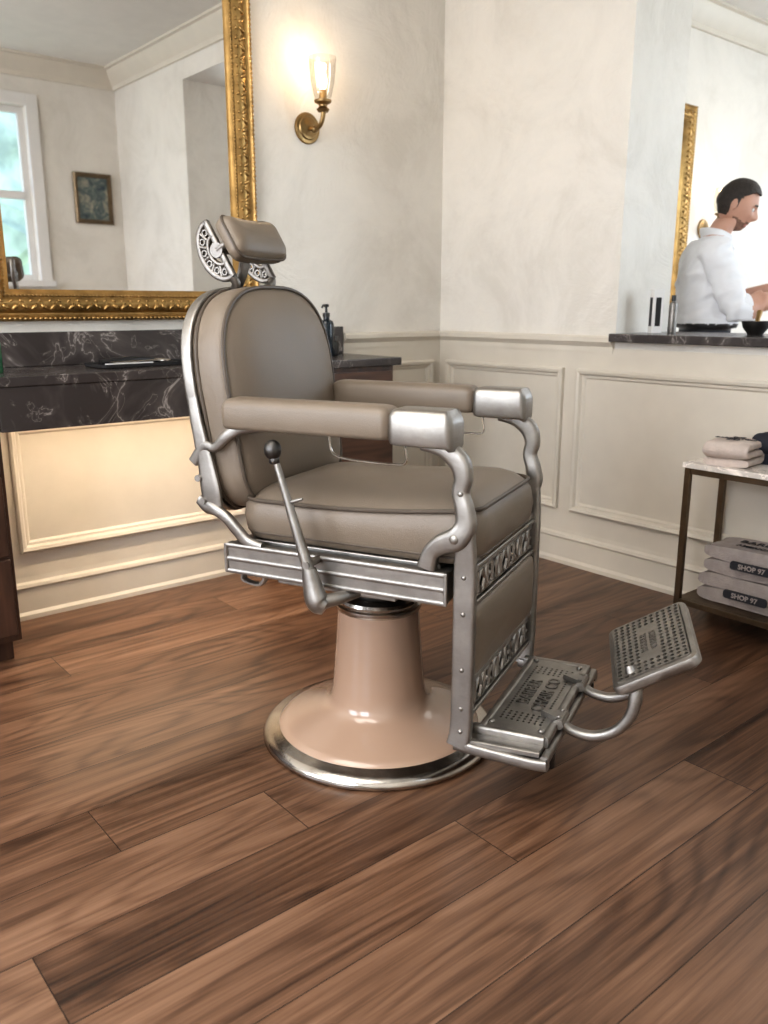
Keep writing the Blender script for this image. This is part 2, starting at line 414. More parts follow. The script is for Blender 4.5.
# ------------------------------------------------------------------ MIRRORS
def big_mirror(x0, x1, z0, z1):
    e = empty("gilt_wall_mirror", (x0, 0, z0)); W = x1-x0; Hh = z1-z0
    mp = lambda a, b, h: (a, -.003-h, b)
    bm = bmesh.new()
    P = [(0, 0), (0, .03), (.006, .042), (.014, .045), (.022, .036), (.030, .032), (.045, .045), (.060, .05), (.072, .044), (.082, .030), (.088, .028), (.094, .034), (.100, .030), (.106, .018), (.115, .012), (.115, 0)]
    rect_mold(bm, mp, 0, W, 0, Hh, P)
    mk("frame_moulding", bm, GOLD, e, angle=50)
    bm = bmesh.new()
    def line(ins, step, rr, h, skew=0):
        for (ax, az, bx_, bz) in ((ins, ins, W-ins, ins), (ins, Hh-ins, W-ins, Hh-ins), (ins, ins, ins, Hh-ins), (W-ins, ins, W-ins, Hh-ins)):
            L = math.hypot(bx_-ax, bz-az); n = int(L/step)
            for i in range(n+1):
                t = i/n; x = ax+(bx_-ax)*t; z = az+(bz-az)*t
                hz = abs(bx_-ax) > .01
                r = (rr[0], rr[2], rr[1]) if hz else (rr[1], rr[2], rr[0])
                M = Matrix.Translation((x, -.003-h, z)) @ Matrix.Rotation(skew*(1 if i % 2 else -1)*1.0, 4, 'Y') @ Matrix.Diagonal((*r, 1))
                bmesh.ops.create_icosphere(bm, subdivisions=1, radius=1, matrix=M)
    line(.010, .018, (.008, .007, .008), .042)
    line(.093, .014, (.006, .005, .006), .032)
    line(.052, .034, (.019, .009, .009), .048, .75)
    line(.074, .034, (.010, .006, .007), .042, -.5)
    mk("frame_ornament", bm, GOLD, e, angle=80)
    bm = bmesh.new(); bx(bm, .108, W-.108, -.014, -.004, .108, Hh-.108); mk("mirror_glass", bm, MIRROR, e, flat=True)
big_mirror(-2.290, -1.13, 1.145, 2.85)
big_mirror(1.05, 2.25, 1.15, 2.47)

# ------------------------------------------------------------------ SCONCES
def sconce(x, z):
    e = empty("brass_wall_sconce", (x, 0, z))
    bm = bmesh.new()
    prof = [(0, .028), (.02, .028), (.03, .02), (.045, .018), (.05, .012), (.062, .010), (.066, .004), (.066, 0)]
    n = 40; rings = []
    for r, h in prof:
        rings.append([bm.verts.new((max(r, 1e-4)*math.cos(2*math.pi*k/n), -.001-h, max(r, 1e-4)*math.sin(2*math.pi*k/n))) for k in range(n)])
    for a, b in zip(rings, rings[1:]):
        for k in range(n): bm.faces.new((a[k], a[(k+1) % n], b[(k+1) % n], b[k]))
    sweep(bm, [(0, -.02, 0), (0, -.06, -.012), (0, -.105, .0), (0, -.125, .035), (0, -.125, .065)], [.011, .010, .010, .010, .013], ref=(1, 0, 0))
    ball(bm, (0, -.06, -.012), .015)
    lathe(bm, [(0, .045), (.022, .048), (.028, .058), (.018, .068), (.018, .076), (.036, .086), (.038, .094), (.034, .096), (.016, .098), (.016, .135), (0, .137)], 32, (0, -.125))
    mk("bracket", bm, BRASS, e, angle=40)
    bm = bmesh.new()
    lathe(bm, [(.032, .095), (.038, .11), (.050, .16), (.056, .21), (.060, .262), (.058, .263), (.054, .21), (.048, .16), (.036, .11)], 40, (0, -.125)); mk("glass_shade", bm, GLASS, e)
    bm = bmesh.new(); lathe(bm, [(0, .135), (.010, .137), (.018, .155), (.020, .17), (.015, .195), (.006, .225), (0, .24)], 20, (0, -.125)); mk("candle_bulb", bm, BULB, e)
    l = bpy.data.lights.new("sconce_light", 'POINT'); l.energy = 1.7; l.color = (1, .70, .42); l.shadow_soft_size = .02
    lo = bpy.data.objects.new("sconce_light", l); COL.objects.link(lo); lo.parent = e; lo.location = (0, -.125, .262)
sconce(-.835, 1.965); sconce(2.50, 1.72)

# ------------------------------------------------------------------ PICTURE on front wall (seen in mirror)
pf = empty("framed_picture", (-.25, YS, 2.07))
mp = lambda a, b, h: (a, .002+h, b)
bm = bmesh.new(); rect_mold(bm, mp, -.16, .16, -.2, .2, [(0, 0), (0, .02), (.01, .028), (.03, .02), (.035, .006)]); mk("frame", bm, BRONZE, pf)
m, nt, b = new_mat("landscape_print")
nt.links.new(ramp_n(nt, noise_n(nt, coord(nt), 14, 4, .6, 1), [(.3, (.03, .05, .07)), (.5, (.12, .15, .14)), (.7, (.4, .36, .28))]), b.inputs["Base Color"])
bm = bmesh.new(); bx(bm, -.13, .13, .003, .009, -.17, .17); mk("print", bm, m, pf, flat=True)

# ------------------------------------------------------------------ BARBER CHAIR
ch = empty("barber_chair", (-1.729, -1.542, 0), math.radians(-65.3))
BO = (.040, -.020, 0)
bm = bmesh.new()
lathe(bm, [(0, 0), (.328, 0), (.334, .006), (.334, .014), (.328, .024), (.312, .033), (.292, .037), (.288, .040), (.26, .040)], 96)
mk("base_rim", bm, CHROME, ch, angle=50, loc=BO)
bm = bmesh.new()
lathe(bm, [(.290, .034), (.287, .042), (.266, .052), (.228, .066), (.188, .080), (.160, .092), (.145, .104), (.136, .120), (.131, .15), (.127, .20), (.121, .28), (.116, .35), (.114, .385), (.10, .388)], 96)
mk("base_column", bm, PEACH, ch, angle=60, loc=BO)
bm = bmesh.new()
lathe(bm, [(.10, .380), (.116, .380), (.121, .386), (.121, .396), (.115, .400), (.117, .408), (.113, .416), (.09, .418), (.082, .422)], 64)
mk("column_collar", bm, CHROME, ch, angle=40, loc=BO)
bm = bmesh.new()
lathe(bm, [(.075, .41), (.075, .44), (.085, .445), (.085, .47), (.10, .475), (.10, .50), (0, .50)], 48)
for k in range(8):
    a = k*math.pi/4; ball(bm, (.093*math.cos(a), .093*math.sin(a), .452), .012, 10)
mk("hydraulic_piston", bm, DARKM, ch, angle=40, loc=BO)
BASEPARTS = {"base_rim", "base_column", "column_collar", "hydraulic_piston"}
bm = bmesh.new()
for s in (-1, 1):
    y0, y1 = sorted((s*.265, s*.292)); bx(bm, -.280, .342, y0, y1, .512, .594)
bx(bm, -.280, -.25, -.265, .265, .515, .59); bx(bm, .312, .342, -.265, .265, .515, .59)
bx(bm, -.14, .20, -.265, .265, .492, .53); bx(bm, -.25, .312, -.25, .25, .575, .60)
mk("seat_frame", bm, METAL, ch, bevel=.004)
bm = bmesh.new()
for s in (-1, 1):
    for z in (.518, .552, .588):
        sweep(bm, [(-.282, s*.294, z), (.344, s*.294, z)], [(.0035, .0055)]*2, ref=(0, 1, 0), sub=1, n=8, p=3)
    for x in (-.280, .342): sweep(bm, [(x, s*.294, .515), (x, s*.294, .592)], [(.005, .005)]*2, ref=(0, 1, 0), sub=1, n=8, p=3)
    sweep(bm, [(-.24, s*.27, .512), (-.24, s*.27, .49), (-.19, s*.27, .485), (-.17, s*.27, .512)], [(.012, .006)]*4, ref=(0, 1, 0), n=8)
mk("seat_frame_ribs", bm, METAL, ch)
# seat cushion
ol = densify(rrect(-.265, .398, -.255, .255, .075, 8), .03)
bm = bmesh.new()
def seatmap(a, b, h):
    t = max(0, (a+.10)/.5); k = max(0, min(1, (h-.62)/.09))
    e = .010*math.sin(math.pi*min(1, max(0, (h-.60)/.11)))
    return (a + (e if a > .3 else 0), b, h+.036*k*t*t*(1-max(0, (a-.33)/.07)*.18))
cushion(bm, ol, [(.02, .60), (.004, .606), (-.004, .63), (-.007, .66), (-.004, .69), (.004, .704), (.010, .709), (.016, .714), (.03, .726), (.06, .740), (.10, .751), (.15, .759), (.20, .763), ('c', .765)], seatmap)
mk("seat_cushion", bm, LEATHER, ch, angle=80)
bm = bmesh.new()
sweep(bm, [seatmap(a*1.0, b*1.0, .708) for a, b in ol], .0055, sub=1, n=8, closed=True)
sweep(bm, [V(seatmap(a, b, .622)) for a, b in ol], .0035, sub=1, n=8, closed=True)
mk("seat_piping", bm, PIPING, ch)
# backrest
tl = math.radians(8); U = V((-math.sin(tl), 0, math.cos(tl))); N = V((math.cos(tl), 0, math.sin(tl))); B0 = V((-.336, 0.014, .664))
def bmap(a, b, h): return B0+V((0, a, 0))+U*b+N*h
HW = .290
def back_outline(hw=HW, top=.580, sh=.32, r=.10):
    o = []
    n = 28
    for k in range(n+1):
        t = math.pi*k/n; c, s = math.cos(t), math.sin(t)
        o.append((math.copysign(abs(c)**(2/2.8), c)*hw, sh+(top-sh)*abs(s)**(2/2.8)))
    for cx, a0 in ((-(hw-.012)+r, 180), (hw-.012-r, 270)):
        for k in range(9):
            a = math.radians(a0+90*k/8); o.append((cx+r*math.cos(a), r+r*math.sin(a)))
    return densify(o, .03)
bo = back_outline()
bm = bmesh.new()
cushion(bm, bo, [(.015, .012), (0, .018), (-.003, .04), (-.004, .07), (-.001, .100), (.006, .112), (.013, .116), (.024, .124), (.05, .135), (.09, .144), (.14, .150), (.19, .153), ('c', .154)], bmap)
mk("backrest_cushion", bm, LEATHER, ch, angle=80)
bm = bmesh.new()
for ins, h in ((.004, .113), (-.003, .034)):
    sc = lambda a, b: (a*(1-ins/HW), .296+(b-.296)*(1-ins/.296))
    sweep(bm, [bmap(*sc(a, b), h) for a, b in bo], .0055, sub=1, n=8, closed=True)
mk("backrest_piping", bm, PIPING, ch)
bm = bmesh.new()
cushion(bm, bo, [(.03, -.014), (.0, -.010), (-.008, -.002), (-.008, .016), (0, .02)], bmap)
sc = lambda a, b: (a*(1+.007/HW), .296+(b-.296)*(1+.007/.296))
sweep(bm, [bmap(*sc(a, b), .006) for a, b in bo], [(.016, .006)]*len(bo), ref=tuple(N), sub=1, n=12, p=5, closed=True)
mk("backrest_shell", bm, METAL, ch, angle=50)
bm = bmesh.new()
for s in (-1, 1):
    pts = [bmap(s*y, z, h) for y, z, h in ((.294, .34, .006), (.300, .25, .010), (.300, .14, .018), (.300, .06, .020), (.296, .0, .018))]
    sweep(bm, pts, [(.005, .014), (.007, .018), (.008, .024), (.009, .03), (.009, .024)], ref=(0, 1, 0), p=4, n=12)
    q = .014
    sweep(bm, [(-.368, s*.295+q, .70), (-.340, s*.297+q, .685), (-.310, s*.297+q*.6, .678), (-.275, s*.292, .662), (-.245, s*.288, .63), (-.215, s*.284, .60), (-.17, s*.284, .592)],
          [(.010, .014), (.012, .020), (.012, .016), (.012, .015), (.012, .016), (.012, .016), (.012, .012)], ref=(0, 1, 0), p=3)
    sweep(bm, [(-.378, s*.297+q, .80), (-.340, s*.300+q, .845), (-.303, s*.298+q*.6, .845), (-.265, s*.294, .875), (-.22, s*.29, .90), (-.14, s*.29, .905)],
          [(.009, .016), (.009, .014), (.009, .012), (.009, .014), (.010, .016), (.010, .010)], ref=(0, 1, 0), p=3)
    for w_ in ((-.358, .76), (-.346, .70)): cyl(bm, (w_[0], s*.285+q, w_[1]), (w_[0], s*.314+q, w_[1]), .009, 12)
mk("backrest_side_brackets", bm, METAL, ch, angle=50)
# arms
for s in (-1, 1):
    yc = s*.292; nm = "left" if s > 0 else "right"
    o = densify(rrect(-.253, .211, yc-.047, yc+.047, .022, 6), .04)
    bm = bmesh.new()
    cushion(bm, o, [(.010, .902), (.003, .905), (0, .913), (0, .955), (.002, .963), (.006, .970), (.014, .976), (.025, .979), (.036, .980)], lambda a, b, h: (a, b, h))
    mk("arm_pad_"+nm, bm, LEATHER, ch, angle=70)
    o = densify(rrect(.209, .366, yc-.049, yc+.049, .018, 6), .04)
    bm = bmesh.new()
    cushion(bm, o, [(.012, .892), (.003, .896), (0, .905), (0, .957), (.003, .967), (.008, .973), (.016, .976)], lambda a, b, h: (a, b, h-(.010 if a > .355 else 0)))
    mk("arm_cap_"+nm, bm, METAL, ch, angle=45)
    bm = bmesh.new()
    sweep(bm, [(.28, yc, .895), (.33, yc, .888), (.368, yc, .862), (.380, yc, .825), (.374, yc, .79), (.384, yc, .755), (.388, yc, .715), (.368, yc, .682), (.333, yc*.985, .665), (.303, yc*.975, .64), (.29, yc*.97, .60)],
          [(.016, .014), (.018, .020), (.018, .024), (.017, .021), (.015, .020), (.017, .021), (.018, .025), (.020, .028), (.019, .025), (.016, .021), (.015, .024)], ref=(0, 1, 0), p=3.6, n=14)
    sweep(bm, [(.392, yc*.99, .72), (.388, yc*.98, .66), (.387, yc*.97, .60), (.387, yc*.97, .50), (.387, yc*.97, .30), (.385, yc*.97, .20), (.378, yc*.97, .158)],
          [(.013, .014), (.013, .023), (.012, .027), (.012, .027), (.012, .027), (.012, .027), (.014, .028)], ref=(0, 1, 0), p=6, n=16, sub=4)
    for z in (.59, .50, .36, .26, .20): ball(bm, (.387, yc*.97+s*.012, z), (.006, .004, .006), 10)
    ball(bm, (.366, yc+s*.018, .683), (.012, .006, .012), 12)
    ball(bm, (.378, yc+s*.014, .79), (.007, .005, .007), 10)
    sweep(bm, [(.37, yc*.96, .16), (.45, yc*.96, .156), (.56, yc*.96, .154), (.60, yc*.96, .158)], [(.016, .014)]*4, ref=(0, 1, 0), p=5, n=12)
    mk("arm_post_"+nm, bm, METAL, ch, angle=50)
    bm = bmesh.new()
    yi = s*.285
    sweep(bm, [(.225, yi, .905), (.235, yi, .87), (.232, yi, .845), (.20, yi, .840), (.10, yi, .842), (.05, yi, .85), (.035, yi, .87), (.032, yi, .905)], .003, n=8)
    mk("towel_wire_"+nm, bm, CHROME, ch)
# recline lever
bm = bmesh.new()
sweep(bm, [(-.088, -.345, .845), (-.06, -.345, .76), (-.025, -.345, .65), (-.005, -.345, .59), (.008, -.345, .545)], [.008, .010, .013, .015, .018], n=14)
sweep(bm, [(-.052, -.345, .735), (-.03, -.345, .742), (-.012, -.345, .748)], [.004, .005, .003], n=8)
sweep(bm, [(.002, -.345, .575), (.012, -.345, .53), (.024, -.345, .492), (.045, -.342, .478)], [(.017, .018), (.022, .026), (.026, .030), (.018, .020)], ref=(0, 1, 0), n=16)
sweep(bm, [(.03, -.34, .49), (.07, -.30, .497), (.11, -.22, .505)], [.02, .016, .014], n=14)
cyl(bm, (.0, -.29, .585), (.0, -.36, .585), .010)
mk("recline_lever", bm, METAL, ch, angle=50)
bm = bmesh.new(); ball(bm, (-.092, -.345, .862), (.022, .022, .025), 24); lathe(bm, [(.010, .828), (.014, .832), (.012, .845), (0, .85)], 16, (-.088, -.345)); mk("lever_knob", bm, DARKM, ch, angle=60)
# calf panel
bm = bmesh.new(); o = densify(rrect(-.265, .265, .325, .508, .02, 5), .03)
cushion(bm, o, [(.003, .375), (0, .393), (.006, .405), (.02, .411), (.05, .416), ('c', .418)], lambda a, b, h: (h, a, b))
mk("calf_pad", bm, LEATHER, ch, angle=70)
bm = bmesh.new()
bx(bm, .372, .388, -.272, .272, .508, .602); bx(bm, .372, .388, -.272, .272, .225, .325)
mk("calf_panel_backing", bm, DARKM, ch)
bm = bmesh.new()
for z in (.512, .602, .230, .320): sweep(bm, [(.396, -.272, z), (.396, .272, z)], [(.006, .006)]*2, sub=1, n=8, p=4)
sweep(bm, [(.385, -.272, .614), (.385, .272, .614)], [(.012, .012)]*2, sub=1, n=10)
def R1(pts, r=.0042, closed=False): sweep(bm, [(.394, a, b) for a, b in pts], [(r*1.0, r)]*len(pts), ref=(1, 0, 0), sub=1, n=6, closed=closed)
for zc in (.557, .275):
    hh = .036; nC = 14; wC = .52/nC
    R1([(-.26, zc+hh-.005), (.26, zc+hh-.005)], .003); R1([(-.26, zc-hh+.005), (.26, zc-hh+.005)], .003)
    for i in range(nC):
        y0 = -.26+i*wC; ym = y0+wC/2; k = i % 5
        h2 = hh-.008; w2 = wC*.36
        if k == 0: R1([(ym+w2*math.cos(a*math.pi/6), zc+h2*math.sin(a*math.pi/6)) for a in range(12)], .0058, True)
        elif k == 1: R1([(ym-w2, zc-h2), (ym-w2, zc+h2)], .0058); R1([(ym+w2, zc+h2), (ym-w2, zc), (ym+w2, zc-h2)], .0058)
        elif k == 2: R1([(ym-w2, zc+h2), (ym+w2, zc-h2)], .0058); R1([(ym+w2, zc+h2), (ym-w2, zc-h2)], .0058)
        elif k == 3: R1([(ym+w2, zc+h2), (ym-w2, zc+h2), (ym-w2, zc-h2), (ym+w2, zc-h2)], .0058); R1([(ym-w2, zc), (ym+w2*.6, zc)], .0058)
        else: R1([(ym-w2, zc-h2), (ym-w2, zc+h2), (ym+w2*.8, zc+h2*.8), (ym-w2, zc+.002), (ym+w2, zc-h2)], .0058)
        ball(bm, (.394, y0, zc+h2*.75), .004, 6); ball(bm, (.394, y0, zc-h2*.75), .004, 6)
mk("calf_panel_pierced_strips", bm, METAL, ch)
# footplate
def perf_plate(bm, x0, x1, y0, y1, nx, ny, mp, solid, r=.36):
    dx = (x1-x0)/nx; dy = (y1-y0)/ny
    vs = {}
    def vv(i, j):
        if (i, j) not in vs: vs[(i, j)] = bm.verts.new(mp(x0+i*dx, y0+j*dy))
        return vs[(i, j)]
    for i in range(nx):
        for j in range(ny):
            c = [vv(i, j), vv(i+1, j), vv(i+1, j+1), vv(i, j+1)]
            if solid(i, j): bm.faces.new(c); continue
            cx, cy = x0+(i+.5)*dx, y0+(j+.5)*dy
            d = [bm.verts.new(mp(cx, cy-r*dy)), bm.verts.new(mp(cx+r*dx, cy)), bm.verts.new(mp(cx, cy+r*dy)), bm.verts.new(mp(cx-r*dx, cy))]
            for k in range(4):
                bm.faces.new((c[k], c[(k+1) % 4], d[k])); bm.faces.new((c[(k+1) % 4], d[(k+1) % 4], d[k]))
def solidify(o, t):
    md = o.modifiers.new("s", 'SOLIDIFY'); md.thickness = t; md.offset = 0
fp = lambda a, b: (a, b, .197)
bm = bmesh.new()
perf_plate(bm, .43, .575, -.225, .225, 10, 31, fp, lambda i, j: i in (0, 9) or j in (0, 1, 2, 28, 29, 30) or (2 <= i <= 7 and 7 <= j <= 23), .30)
o = mk("footplate_lattice", bm, METAL, ch, flat=True); solidify(o, .006)
bm = bmesh.new()
bx(bm, .425, .58, -.23, .23, .180, .188)
for y in (-.235, .235): sweep(bm, [(.40, y, .186), (.58, y, .19)], [(.012, .014)]*2, ref=(0, 1, 0), sub=1, p=4)
for x in (.425, .58): sweep(bm, [(x, -.24, .19), (x, .24, .19)], [(.013, .010)]*2, ref=(0, 0, 1), sub=1, p=4)
sweep(bm, [(.592, -.283, .165), (.592, .283, .165)], [(.012, .010)]*2, ref=(0, 0, 1), sub=1, p=4)
for s in (-1, 1):
    sweep(bm, [(.40, s*.26, .17), (.58, s*.26, .178)], [(.026, .008)]*2, ref=(0, 1, 0), sub=1, p=5)
    y = s*.12
    prism(bm, [(-.03, 0), (.03, 0), (.0, .06)], lambda a, b, d, y=y: (.60-b, y+a, .20+d), 0, .014)
    for a in (-.02, .02): ball(bm, (.59, y+a, .216), (.006, .006, .004), 8)
    cyl(bm, (.592, y-.035, .20), (.592, y+.035, .20), .013, 14)
    ball(bm, (.44, s*.21, .203), (.008, .008, .005), 10); ball(bm, (.565, s*.21, .203), (.008, .008, .005), 10)
    sweep(bm, [(.59, s*.12, .195), (.62, s*.12, .176), (.67, s*.12, .172), (.72, s*.12, .195), (.755, s*.12, .24), (.765, s*.115, .29), (.755, s*.10, .335), (.745, s*.09, .36)],
          [(.014, .012), (.014, .012), (.014, .013), (.014, .013), (.014, .014), (.016, .016), (.02, .016), (.022, .012)], ref=(0, 1, 0), p=2.6, n=14)
sweep(bm, [(.752, -.11, .345), (.752, .11, .345)], [(.011, .011)]*2, sub=1, n=14)
mk("footplate_frame", bm, METAL, ch, angle=50)
Mf = Matrix(((0, -1, 0, .502), (1, 0, 0, 0), (0, 0, 1, .201), (0, 0, 0, 1)))
text("footplate_lettering", "BARBER\nCHAIR CO", .045, .003, Mf, METAL2, ch, .0005)
bm = bmesh.new()
for s in (-1, 1): cyl(bm, (.585, s*.225, .125), (.585, s*.225, .158), .02, 16)
mk("rubber_bumpers", bm, BLACK, ch, angle=40)
# flip pad
ta = math.radians(31); pz = math.radians(9); cz, sz = math.cos(pz), math.sin(pz)
PU = V((math.cos(ta)*cz, math.cos(ta)*sz, math.sin(ta))); PL = V((-sz, cz, 0)); PN = PU.cross(PL).normalized(); PC = V((.774, 0.004, .390))
PL = (PL+PN*.16).normalized(); PN = PU.cross(PL).normalized()
pm = lambda a, b, h=0: PC+PU*a+PL*b+PN*h
bm = bmesh.new()
o = densify(rrect(-.107, .107, -.142, .142, .022, 6), .03)
cushion(bm, o, [(.022, -.030), (.008, -.028), (.0, -.020), (0, -.004), (.003, .002), (.012, .004), (.016, .0)], lambda a, b, h: pm(a, b, h))
mk("footrest_pad", bm, METAL, ch, angle=45)
bm = bmesh.new()
perf_plate(bm, -.090, .090, -.126, .126, 11, 16, lambda a, b: pm(a, b, .004), lambda i, j: (4 <= i <= 6 and 3 <= j <= 12), .40)
o = mk("footrest_lattice", bm, METAL, ch, flat=True); solidify(o, .006)
bm = bmesh.new(); cushion(bm, rrect(-.092, .092, -.128, .128, .01, 3), [(0, -.001), (0, .0012)], lambda a, b, h: pm(a, b, h)); mk("footrest_recess", bm, DARKM, ch, flat=True)
c0 = PC+PN*.008; Mp = Matrix(((PL.x, -PU.x, PN.x, c0.x), (PL.y, -PU.y, PN.y, c0.y), (PL.z, -PU.z, PN.z, c0.z), (0, 0, 0, 1)))
text("footrest_lettering", "BARBER\nCHAIRS", .024, .0015, Mp, METAL2, ch, .0004)
# headrest
HU = V((-.507, 0, .862)).normalized(); HN = V((.862, 0, .507)).normalized(); HC = V((-.376, 0.006, 1.366))
hm = lambda a, b, h: HC+V((0, a, 0))+HU*b+HN*h
bm = bmesh.new(); o = densify(rrect(-.125, .125, -.060, .060, .028, 8), .02)
cushion(bm, o, [(.02, -.012), (.004, -.008), (0, .004), (0, .018), (.004, .030), (.012, .040), (.025, .047), (.045, .051), ('c', .052)], lambda a, b, h: hm(a, b, h+.012*(a/.13)**2))
mk("headrest_cushion", bm, LEATHER, ch, angle=80)
bm = bmesh.new()
sweep(bm, [hm(a, b, .020+.012*(a/.13)**2) for a, b in o], .004, sub=1, n=8, closed=True)
mk("headrest_piping", bm, PIPING, ch)
bm = bmesh.new()
for s in (-1, 1):
    c = V((-.398, s*.10, 1.345)); A, B = .080, .056
    def ep(a, k=1.0): return c+HU*(A*k*math.cos(math.radians(a)))-HN*(B*k*math.sin(math.radians(a)))
    arc = [ep(a) for a in range(-10, 200, 14)]
    sweep(bm, arc, [(.009, .008)]*len(arc), ref=(0, 1, 0), sub=2, p=3)
    arc2 = [ep(a, .5) for a in range(-20, 210, 20)]
    sweep(bm, arc2, [(.009, .006)]*len(arc2), ref=(0, 1, 0), sub=2, p=3)
    for a in range(0, 200, 30): sweep(bm, [ep(a, .5), ep(a)], [(.008, .006)]*2, ref=(0, 1, 0), sub=1)
    for a in range(15, 190, 30):
        q = ep(a, .76); sweep(bm, [q+HU*.008*math.cos(t*math.pi/4)+HN*.008*math.sin(t*math.pi/4) for t in range(8)], [(.007, .0035)]*8, ref=(0, 1, 0), sub=1, closed=True, n=6)
    sweep(bm, [c+HU*A*1.02+HN*.005, c-HU*A*1.02+HN*.005], [(.009, .009)]*2, ref=(0, 1, 0), sub=1, p=3)
    cyl(bm, c+V((0, -.012, 0)), c+V((0, .012, 0)), .020, 18)
    e0 = c-HU*A
    sweep(bm, [e0, e0+V((.004, -s*.012, -.018)), (-.375, s*.07, 1.235), (-.390, s*.06, 1.20)], [(.010, .011), (.010, .012), (.010, .013), (.010, .013)], ref=(0, 1, 0), p=3)
    sweep(bm, [c, c+HN*.035], [(.012, .014)]*2, sub=1)
cyl(bm, (-.398, -.10, 1.345), (-.398, .10, 1.345), .009, 14)
sweep(bm, [(-.44, 0, 1.10), (-.428, 0, 1.18), (-.415, 0, 1.24), (-.390, 0, 1.29), (-.380, 0, 1.33)], [(.02, .008)]*5, ref=(0, 1, 0), p=4)
mk("headrest_bracket", bm, METAL2, ch, angle=50)
for o in bpy.data.objects:
    if o.parent is ch and o.name not in BASEPARTS and not o.name.startswith("footrest"): o.scale = (1, .965, 1)

# ------------------------------------------------------------------ SIDE TABLE + TOWELS
st = empty("side_table", (-.305, -1.675, 0))
bm = bmesh.new(); w = .011; DX = .26; DY = .62
for x in (0, DX):
    for y in (0, -DY): bx(bm, x-w, x+w, y-w, y+w, 0, .615)
for z in (.605, .095):
    for x in (0, DX): bx(bm, x-.008, x+.008, -DY+w, -w, z-.012, z+.01)
    for y in (0, -DY): bx(bm, w, DX-w, y-.008, y+.008, z-.012, z+.01)
mk("metal_frame", bm, BRONZE, st, bevel=.0015)
bm = bmesh.new(); bx(bm, -.018, DX+.018, -DY-.018, .018, .6155, .636); mk("marble_top", bm, LMARB, st, bevel=.003)
bm = bmesh.new(); bx(bm, .0085, DX-.0085, -DY+.0085, -.0085, .09, .105); mk("lower_shelf", bm, BRONZE, st)
def towel(x, y, z, L, Wd, th, layers, mat, rz=0, label=None, fs=.026, front=True):
    e = empty("folded_towel", (x, y, z), rz)
    bm = bmesh.new(); pts = []
    for i in range(layers):
        zz = th*(i+.5)
        xs = [-L/2, -L/4, 0, L/4, L/2]
        if i % 2: xs = xs[::-1]
        for k, xx in enumerate(xs): pts.append((xx, 0, zz + .0015*math.sin(3*k+i)))
        if i < layers-1: pts.append((xs[-1]+math.copysign(th*.55, xs[-1]), 0, zz+th*.5))
    sweep(bm, pts, [(Wd/2, th*.49)]*len(pts), ref=(0, 1, 0), p=4, n=28, sub=5)
    for v in bm.verts: v.co += V((0, .006*noise.noise(v.co*9+V((x*9, 0, z*9))), .005*noise.noise(v.co*7+V((3, z*7, 0)))))
    mk("cloth", bm, mat, e, angle=80)
    if label:
        zt = th*layers
        for i, (t, s, dy) in enumerate(label):
            text("print_%d" % i, t, s, .0008, Matrix.Translation((dy, 0, zt+.003)) @ Matrix.Rotation(math.radians(-90), 4, 'Z'), INK, e, .0006)
    if label and front:
        zm = th*1.0
        bm = bmesh.new(); o = rrect(-Wd*.30, Wd*.16, zm-fs*.62, zm+fs*.62, fs*.4, 4)
        cushion(bm, o, [(0, 0), (0, .006), (.002, .008)], lambda a, b, h: (-L/2-th*.62-h+.006, a, b)); mk("front_label", bm, INK, e)
        text("front_print", "SHOP 97", fs, .001, Matrix(((0, 0, -1, -L/2-th*.62-.003), (-1, 0, 0, -Wd*.07), (0, 1, 0, zm), (0, 0, 0, 1))), TOWG, e, .0006)
towel(-.165, -1.90, .1065, .165, .36, .056, 2, TOWG, 0, [("BARBER", .03, 0)])
towel(-.165, -1.91, .222, .165, .35, .054, 2, TOWG, .04, [("BARBER", .05, .03), ("AMERICAN", .03, -.03)])
towel(-.225, -1.80, .637, .13, .16, .030, 3, TOWW, .12, [("BIG", .03, .045), ("BARBERTON", .026, .010), ("SHOP", .018, -.02)], front=False)
towel(-.09, -1.93, .637, .10, .2, .038, 3, PANTS, -.05)

# ------------------------------------------------------------------ COUNTER ITEMS
CZ = .9795
e = empty("soap_dispenser", (-.86, -.16, CZ))
bm = bmesh.new(); lathe(bm, [(0, 0), (.032, 0), (.034, .004), (.034, .14), (.028, .155), (.014, .162), (.014, .175), (0, .175)], 32); mk("bottle", bm, simple("dark_teal_glass", (.01, .016, .022), .15, var=.1), e, angle=40)
bm = bmesh.new(); lathe(bm, [(.016, .172), (.016, .19), (.006, .192), (.005, .215), (.012, .217), (.012, .228), (0, .229)], 20); sweep(bm, [(0, 0, .223), (-.03, -.02, .224), (-.045, -.03, .214)], .004, n=8); mk("pump", bm, BLACK, e, angle=40)
e = empty("lotion_jar", (-.80, -.12, CZ))
bm = bmesh.new(); lathe(bm, [(0, 0), (.028, 0), (.03, .004), (.03, .06), (.027, .062), (.027, .085), (0, .087)], 28); mk("jar", bm, DARKM, e, angle=40)
e = empty("green_bottle", (-2.322, -.25, CZ))
bm = bmesh.new(); lathe(bm, [(0, 0), (.03, 0), (.032, .004), (.032, .10), (.012, .125), (.012, .15), (0, .152)], 28); mk("bottle", bm, GREENG, e, angle=40)
e = empty("grooming_tray", (-1.78, -.22, CZ), .05)
bm = bmesh.new(); o = rrect(-.19, .19, -.09, .09, .02, 5)
cushion(bm, o, [(.004, 0), (0, .003), (0, .014), (.004, .014), (.006, .005)], lambda a, b, h: (a, b, h)); mk("tray", bm, simple("matt_black_tray", (.012, .011, .011), .75), e, angle=40)
bm = bmesh.new()
